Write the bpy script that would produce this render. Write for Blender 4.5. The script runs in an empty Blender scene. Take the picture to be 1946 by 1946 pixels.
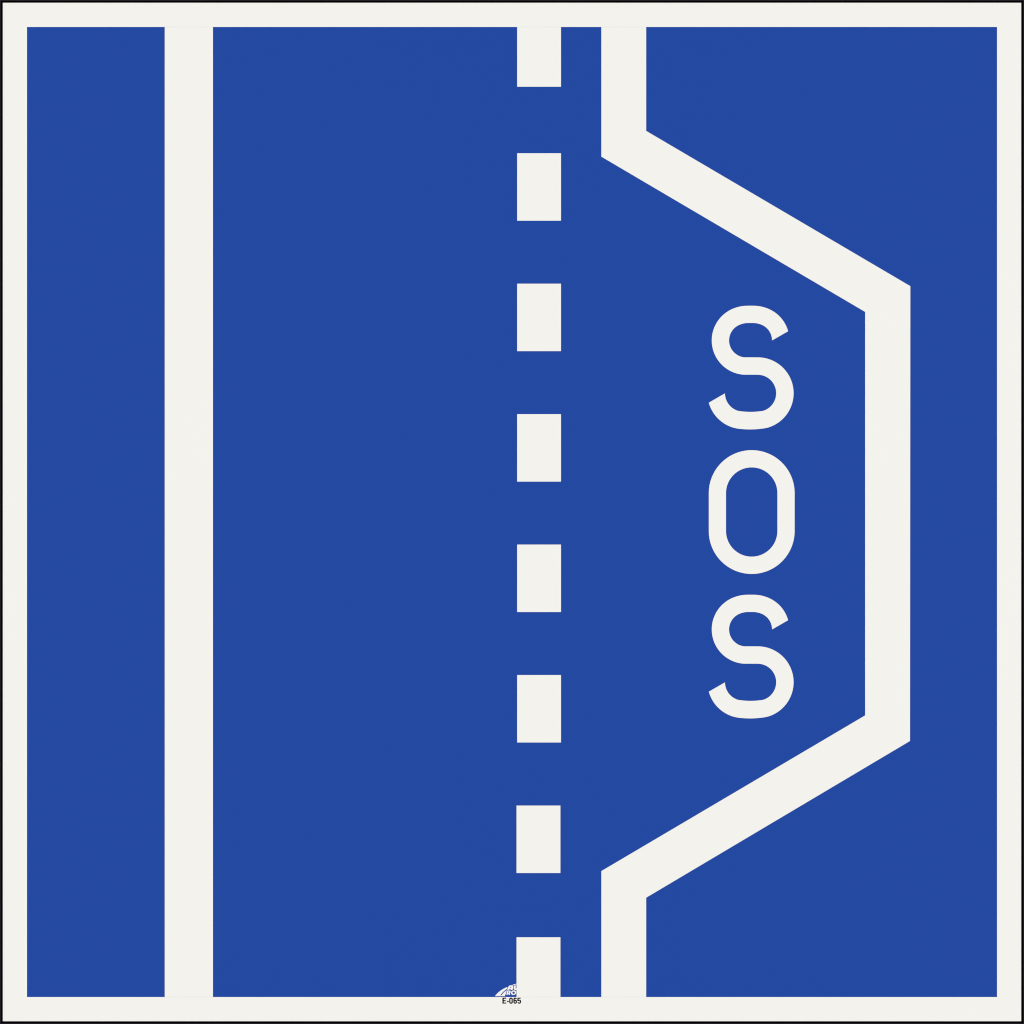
import bpy, math
from mathutils import Vector

# ------------------------------------------------------------------ scene
scene = bpy.context.scene
C = scene.collection
W = 1946.0                      # the drawing is laid out in units of 1/1946 of the sign's side
U = 1.0 / W                     # metres per unit: the sign is one metre square
ZC = 1.5                        # height of the sign's centre above the ground


def P(x, y):
    """drawing units (x right, y down) -> metres on the sign's face, about its centre"""
    return ((x - W / 2) * U, (W / 2 - y) * U)


# ------------------------------------------------------------------ materials
def sheeting(name, rgb, rough=0.55, spec=0.08, grain=0.0015, bump=0.01):
    """coloured film: a base colour with a faint print mottle and a fine surface grain"""
    m = bpy.data.materials.new(name)
    m.use_nodes = True
    nt = m.node_tree
    n, l = nt.nodes, nt.links
    b = n['Principled BSDF']
    b.inputs['Roughness'].default_value = rough
    b.inputs['Specular IOR Level'].default_value = spec
    tc = n.new('ShaderNodeTexCoord')
    no = n.new('ShaderNodeTexNoise')
    no.inputs['Scale'].default_value = 9.0
    no.inputs['Detail'].default_value = 6.0
    mr = n.new('ShaderNodeMapRange')
    mr.inputs['From Min'].default_value = 0.3
    mr.inputs['From Max'].default_value = 0.7
    mr.inputs['To Min'].default_value = 1.0 - grain
    mr.inputs['To Max'].default_value = 1.0 + grain
    mx = n.new('ShaderNodeVectorMath')
    mx.operation = 'SCALE'
    mx.inputs[0].default_value = rgb
    l.new(tc.outputs['Object'], no.inputs['Vector'])
    l.new(no.outputs['Fac'], mr.inputs['Value'])
    l.new(mr.outputs['Result'], mx.inputs['Scale'])
    l.new(mx.outputs['Vector'], b.inputs['Base Color'])
    if bump:
        fine = n.new('ShaderNodeTexNoise')
        fine.inputs['Scale'].default_value = 700.0
        fine.inputs['Detail'].default_value = 2.0
        bp = n.new('ShaderNodeBump')
        bp.inputs['Strength'].default_value = bump
        bp.inputs['Distance'].default_value = 0.0005
        l.new(tc.outputs['Object'], fine.inputs['Vector'])
        l.new(fine.outputs['Fac'], bp.inputs['Height'])
        l.new(bp.outputs['Normal'], b.inputs['Normal'])
    return m


M_WHITE = sheeting('white_film', (0.806, 0.799, 0.762))
M_BLUE = sheeting('blue_film', (0.0110, 0.0555, 0.3200))
M_BLACK = sheeting('black_film', (0.0006, 0.0006, 0.0008), rough=0.9, spec=0.0, grain=0.0, bump=0.0)
M_GREY = sheeting('grey_edge_blend', (0.027, 0.023, 0.030), rough=0.8, spec=0.02, grain=0.0, bump=0.0)  # black edge with the pale background's brightness mixed into its colour
M_ALU = sheeting('bare_aluminium', (0.55, 0.56, 0.57), rough=0.4, spec=0.5)
M_ALU.node_tree.nodes['Principled BSDF'].inputs['Metallic'].default_value = 0.9
M_WALL = sheeting('white_wall_paint', (0.80, 0.80, 0.79), rough=0.8, spec=0.1, grain=0.02, bump=0.15)

# ------------------------------------------------------------------ mesh helpers
# the sign faces -Y; front = distance of a film's face in front of the sign's origin plane


def film(name, loops, mat, parent, back, front):
    """flat piece with outlines (and holes) in drawing units, extruded from back to front (metres), as ONE mesh"""
    cu = bpy.data.curves.new(name, 'CURVE')
    cu.dimensions = '2D'
    cu.fill_mode = 'BOTH'
    cu.extrude = (front - back) / 2
    for lp in loops:
        s = cu.splines.new('POLY')
        s.points.add(len(lp) - 1)
        for i, (x, y) in enumerate(lp):
            px, py = P(x, y)
            s.points[i].co = (px, py, 0, 1)
        s.use_cyclic_u = True
    tmp = bpy.data.objects.new(name + '_outline', cu)
    C.objects.link(tmp)
    dg = bpy.context.evaluated_depsgraph_get()
    me = bpy.data.meshes.new_from_object(tmp.evaluated_get(dg))
    bpy.data.objects.remove(tmp)
    bpy.data.curves.remove(cu)
    mid = -(front + back) / 2
    for v in me.vertices:                      # (x, y, z) drawing plane -> (x, -depth, z)
        x, y, z = v.co
        v.co = (x, mid - z, y)
    for p in me.polygons:
        p.use_smooth = False
    me.name = name
    me.materials.clear()
    me.materials.append(mat)
    o = bpy.data.objects.new(name, me)
    C.objects.link(o)
    o.parent = parent
    return o


def rect(x0, y0, x1, y1):
    return [(x0, y0), (x1, y0), (x1, y1), (x0, y1)]


def arc(cx, cy, rx, a0, a1, n=40, ry=None, tilt=0.0):
    """degrees, 0 = right, 90 = down (drawing y runs down)"""
    ry = rx if ry is None else ry
    out = []
    ct, st = math.cos(math.radians(tilt)), math.sin(math.radians(tilt))
    for i in range(n + 1):
        a = math.radians(a0 + (a1 - a0) * i / n)
        x, y = rx * math.cos(a), ry * math.sin(a)
        out.append((cx + x * ct - y * st, cy + x * st + y * ct))
    return out


def ang(cx, cy, x, y):
    return math.degrees(math.atan2(y - cy, x - cx))


def bulge(x0, y0, x1, y1, ym, n=12):
    """shallow symmetric bow from one point to the other, peaking at ym; end points left out"""
    out = []
    for i in range(1, n):
        t = i / n
        base = y0 + (y1 - y0) * t
        out.append((x0 + (x1 - x0) * t, base + (ym - (y0 + y1) / 2) * 4 * t * (1 - t)))
    return out


def scaled(pts, ox, oy, k):
    return [(ox + x / k, oy + y / k) for x, y in pts]


# ------------------------------------------------------------------ the wall behind
me = bpy.data.meshes.new('wall')
t = 0.2
vs = [(x, y, z) for x in (-3, 3) for y in (0, t) for z in (-0.02, 3.2)]
fs = [(0, 1, 5, 4), (2, 6, 7, 3), (0, 4, 6, 2), (1, 3, 7, 5), (0, 2, 3, 1), (4, 5, 7, 6)]
me.from_pydata(vs, [], fs)
me.materials.append(M_WALL)
wall = bpy.data.objects.new('wall', me)
C.objects.link(wall)
wall['kind'] = 'structure'
wall['label'] = 'plain white wall behind the square blue road sign'

# ------------------------------------------------------------------ the sign
sign = bpy.data.objects.new('road_sign', None)
C.objects.link(sign)
sign.location = (0, -0.022, ZC)            # plane of the plate's front face, 22 mm off the wall
sign.empty_display_size = 0.2
sign['label'] = 'square blue road sign with white lay-by lines, dashes and the letters SOS'
sign['category'] = 'road sign'

L1, L2, L3 = 0.00015, 0.0003, 0.0004        # thickness of the films as they are stacked
EDGE = 1.0                                 # where the black rim meets the added grey strip round the plate
IN = 5.25                                  # inner edge of the black rim
B0, B1 = 51.25, 1894.75                    # the blue field
SEAM = 0.17                                # hairline left between the white films

film('backing_plate', [rect(EDGE + .3, EDGE + .3, W - EDGE - .3, W - EDGE - .3)], M_ALU, sign, -0.003, 0.0)
# hidden rails that carry the plate on the wall
for yy in (480, 1466):
    film('mounting_rail', [rect(260, yy - 40, 1686, yy + 40)], M_ALU, sign, -0.0225, -0.003)
o = film('black_rim', [rect(EDGE, EDGE, W - EDGE, W - EDGE), rect(IN, IN, W - IN, W - IN)], M_BLACK, sign, 0.0, L3)
o['label'] = 'thin black rim round the edge of the sign'
o = film('edge_blend_strip', [rect(-1.0, -1.0, W + 1.0, W + 1.0), rect(EDGE, EDGE, W - EDGE, W - EDGE)], M_GREY, sign, -0.0035, L2)  # added strip; its grey imitates the pale background blending into the black edge
o['label'] = 'added dark grey strip imitating the paler blend at the black outer edge'
o = film('white_border', [rect(IN, IN, W - IN, W - IN), rect(B0, B0, B1, B1)], M_WHITE, sign, 0.0, L2)
o['label'] = 'broad white border inside the black rim'
o = film('blue_field', [rect(B0, B0, B1, B1)], M_BLUE, sign, 0.0, L1)
o['label'] = 'flat blue field of the sign'

T0, T1 = B0 + SEAM, B1 - SEAM
o = film('edge_line', [rect(313.05, T0, 404.65, T1)], M_WHITE, sign, L1, L2)
o['label'] = 'unbroken white line running the full height of the blue field'

DX0, DX1 = 982.8, 1066.1
dashes = [(DX0, T0, DX1, 164.8)]
for k in range(5):
    y = 291.2 + 247.9 * k
    dashes.append((DX0, y, DX1, y + 128.2))
dashes.append((981.6, 1530.9, 1065.0, 1659.1))
dashes.append((981.6, 1781.2, 1065.0, T1))
for d in dashes:
    film('lane_dash', [rect(*d)], M_WHITE, sign, L1, L2)

o = film('bay_line', [[(1142.8, T0), (1228.0, T0), (1228.0, 248.8), (1730.0, 543.8), (1729.4, 1408.1),
                       (1228.0, 1705.9), (1228.0, T1), (1142.8, T1), (1142.8, 1655.4), (1644.1, 1359.6),
                       (1644.1, 592.7), (1142.8, 297.7)]], M_WHITE, sign, L1, L2)
o['label'] = 'white line that steps out round a lay-by'


# --- the letters S O S, one above the other
def bez(p0, c0, c1, p1, n=14):
    """cubic curve between two points, both ends left out"""
    out = []
    for i in range(1, n):
        t = i / n
        u = 1 - t
        out.append(tuple(u ** 3 * p0[k] + 3 * u * u * t * c0[k] + 3 * u * t * t * c1[k] + t ** 3 * p1[k] for k in (0, 1)))
    return out


def letter_S():
    ca, cb, cy, R, r = (675, 793, 600, 450, 223)          # upper lobe: two arcs
    da, db, ey, Q, q = (640, 828, 1292, 470, 242)         # lower lobe
    p = []
    p += arc(cb, cy, R, ang(cb, cy, 1227, 479), ang(cb, cy, 938, 174), 40)
    p += bez(p[-1], (868, 150.2), (820, 145), (755, 145)) + [(755, 145), (715, 145)]
    s = arc(ca, cy, R, ang(ca, cy, 530, 174), -266.2, 60)
    p += bez((715, 145), (650, 145), (600, 150.2), s[0]) + s      # over the top, down the left
    p += [(838, 1049.5)]
    s = arc(db, ey, q, -87, 72.7, 50)
    p += s
    e = p[-1]
    s = arc(da, ey, q, 107.3, 180 - 0.5, 30)
    p += bulge(*e, *s[0], 1537) + s                       # inside of the foot
    p += arc(da, ey, Q, ang(da, ey, 187, 1416), ang(da, ey, 530, 1749), 30)
    s = arc(db, ey, Q, ang(db, ey, 960, 1743.1), -88.5, 60)
    p += bez(p[-1], (580, 1761), (660, 1767), (730, 1767)) + [(730, 1767)]
    p += bez((730, 1767), (810, 1767), (905, 1756.5), s[0]) + s   # under the foot, up the right
    p += [(642, 821.5)]
    p += arc(ca, cy, r, 98.5, 360 + ang(ca, cy, 603, 389), 50)
    p += bez(p[-1], (640, 376.4), (665, 371), (715, 371)) + [(715, 371), (755, 371)]
    s = arc(cb, cy, r, ang(cb, cy, 865, 389), 0, 30)
    p += bez((755, 371), (803, 371), (828, 376.4), s[0]) + s
    return p


S1 = scaled(letter_S(), 1320, 560, 6.9)
S2 = [(x, y + 549.2) for x, y in S1]
ocx = 1428.53
R, r = 81.56, 48.85
Oo = arc(ocx, 937.05, R, 180, 360, 60) + arc(ocx, 1009.15, R, 0, 180, 60)
Oi = arc(ocx, 937.05, r, 180, 360, 60) + arc(ocx, 1009.0, r, 0, 180, 60)
film('letter', [S1], M_WHITE, sign, L1, L2)
film('letter', [Oo, Oi], M_WHITE, sign, L1, L2)
film('letter', [S2], M_WHITE, sign, L1, L2)


# --- the maker's emblem, cut off by the lowest dash, and the code printed under it
def soften(pts, cut=0.16):
    """round the corners of an outline a little"""
    out = []
    for i, (x1, y1) in enumerate(pts):
        x0, y0 = pts[i - 1]
        x2, y2 = pts[(i + 1) % len(pts)]
        out += [(x1 + (x0 - x1) * cut, y1 + (y0 - y1) * cut), (x1 + (x2 - x1) * cut, y1 + (y2 - y1) * cut)]
    return out


def det(pts):
    return scaled(pts, 930, 1860, 24.15)


X = 1246.0                                                # the dash's left edge in these units
emblem = bpy.data.objects.new('emblem', None)
C.objects.link(emblem)
emblem.parent = sign
emblem.empty_display_size = 0.01
emblem['label'] = 'tiny white emblem of a receding road with italic letters'
swoosh = [(255, 800), (300, 742), (345, 692), (420, 617), (510, 548), (600, 487), (700, 432), (770, 400), (826, 378),
          (818, 425), (800, 468), (735, 512), (660, 572), (590, 645), (535, 715), (497, 768), (548, 768),
          (600, 700), (660, 635), (725, 572), (792, 522), (775, 600), (750, 690), (712, 775), (700, 800)]
film('road_symbol', [det(swoosh)], M_WHITE, emblem, L1, L2)
film('sweep', [det([(1055, 285), (1110, 262), (1170, 243), (X, 230), (X, 258), (1180, 272), (1120, 296),
                    (1098, 300)])], M_WHITE, emblem, L1, L2)
A_out = [(815, 508), (838, 440), (865, 378), (895, 330), (940, 306), (1000, 300), (1060, 302), (1092, 322), (1100, 352),
         (1092, 400), (1066, 517), (965, 517), (982, 456), (934, 456), (912, 508)]
A_in = [(950, 410), (962, 378), (980, 362), (1003, 362), (994, 410)]
film('emblem_letter', [det(soften(A_out)), det(A_in)], M_WHITE, emblem, L1, L2)
film('emblem_letter', [det([(1140, 312), (1222, 306), (1212, 350), (1204, 410), (1208, 442), (X, 448), (X, 520),
                            (1180, 516), (1135, 498), (1114, 462), (1118, 415)])], M_WHITE, emblem, L1, L2)
R_out = [(780, 742), (810, 542), (905, 538), (960, 552), (984, 590), (972, 634), (936, 662), (962, 742), (890, 742),
         (868, 680), (848, 680), (838, 742)]
R_in = [(864, 640), (874, 582), (906, 584), (918, 608), (906, 634), (884, 640)]
film('emblem_letter', [det(soften(R_out)), det(R_in)], M_WHITE, emblem, L1, L2)
film('emblem_letter', [det(arc(1110, 640, 122, 0, 354, 59, 104, -18)), det(arc(1112, 640, 54, 0, 354, 40, 55, -18))],
     M_WHITE, emblem, L1, L2)

code = bpy.data.objects.new('code_number', None)
C.objects.link(code)
code.parent = sign
code.empty_display_size = 0.01
code['label'] = 'small black code E-065 printed on the white border'


def printed(loops):
    film('character', [det(l) for l in loops], M_BLACK, code, L2, L3)


printed([[(598, 868), (774, 868), (774, 920), (660, 920), (660, 980), (750, 980), (750, 1030), (660, 1030), (660, 1090),
          (774, 1090), (774, 1142), (598, 1142)]])
printed([[(802, 1014), (890, 1014), (890, 1066), (802, 1066)]])


def stadium(x0, x1, y0, y1, rx, ry):
    return (arc(x0 + rx, y0 + ry, rx, 180, 270, 12, ry) + arc(x1 - rx, y0 + ry, rx, 270, 360, 12, ry)
            + arc(x1 - rx, y1 - ry, rx, 0, 90, 12, ry) + arc(x0 + rx, y1 - ry, rx, 90, 180, 12, ry))


printed([stadium(909, 1075, 864, 1148, 74, 76), stadium(967, 1017, 918, 1094, 24, 30)])
six = (arc(1184, 942, 82, 180, 344, 30, 78)
       + [(1207, 940)] + arc(1184, 944, 23, -15, -180, 16, 26) + [(1161, 982)]
       + arc(1190, 1034, 75, -112, 0, 20, 72) + arc(1184, 1068, 82, 0, 180, 30, 80))
printed([six, stadium(1161, 1207, 1014, 1094, 23, 28)])
five = ([(1286, 868), (1434, 868), (1434, 920), (1342, 920), (1339, 968)]
        + arc(1374, 1036, 81, -118, 0, 24, 79) + arc(1372, 1064, 83, 0, 168, 30, 84)
        + [(1342, 1072)] + arc(1371, 1062, 24, 160, 0, 16, 32) + arc(1371, 1034, 24, 0, -150, 16, 26)
        + [(1333, 1030), (1280, 1024)])
printed([five])

# ------------------------------------------------------------------ light: even copy-stand lighting, two big softboxes and soft room light
world = bpy.data.worlds.new('World')
scene.world = world
world.use_nodes = True
bg = world.node_tree.nodes['Background']
bg.inputs['Color'].default_value = (1, 1, 1, 1)
bg.inputs['Strength'].default_value = 0.45

TARGET = Vector((0, 0, ZC))


def softbox(x, y, z, watts):
    l = bpy.data.lights.new('softbox', 'AREA')
    l.shape = 'SQUARE'
    l.size = 3.0
    l.energy = watts
    o = bpy.data.objects.new('softbox', l)
    C.objects.link(o)
    o.location = (x, y, z)
    o.rotation_euler = (TARGET - o.location).to_track_quat('-Z', 'Y').to_euler()


softbox(-8.0, -9.0, ZC, 647)
softbox(8.0, -9.0, ZC, 647)

# ------------------------------------------------------------------ camera: square on, tightly framed
D = 4.0
cam = bpy.data.cameras.new('Camera')
cam.sensor_width = 36.0
cam.lens = 36.0 * D / 1.0
cam.clip_end = 100.0
co = bpy.data.objects.new('Camera', cam)
C.objects.link(co)
co.location = (0, sign.location.y - L2 - D, ZC)
co.rotation_euler = (math.pi / 2, 0, 0)
scene.camera = co

scene.render.resolution_x = scene.render.resolution_y = 1024
scene.cycles.filter_width = 1.1
scene.view_settings.view_transform = 'Standard'
scene.view_settings.look = 'None'
scene.view_settings.gamma = 1.0
scene.view_settings.exposure = 0.0
scene.view_settings.use_curve_mapping = False
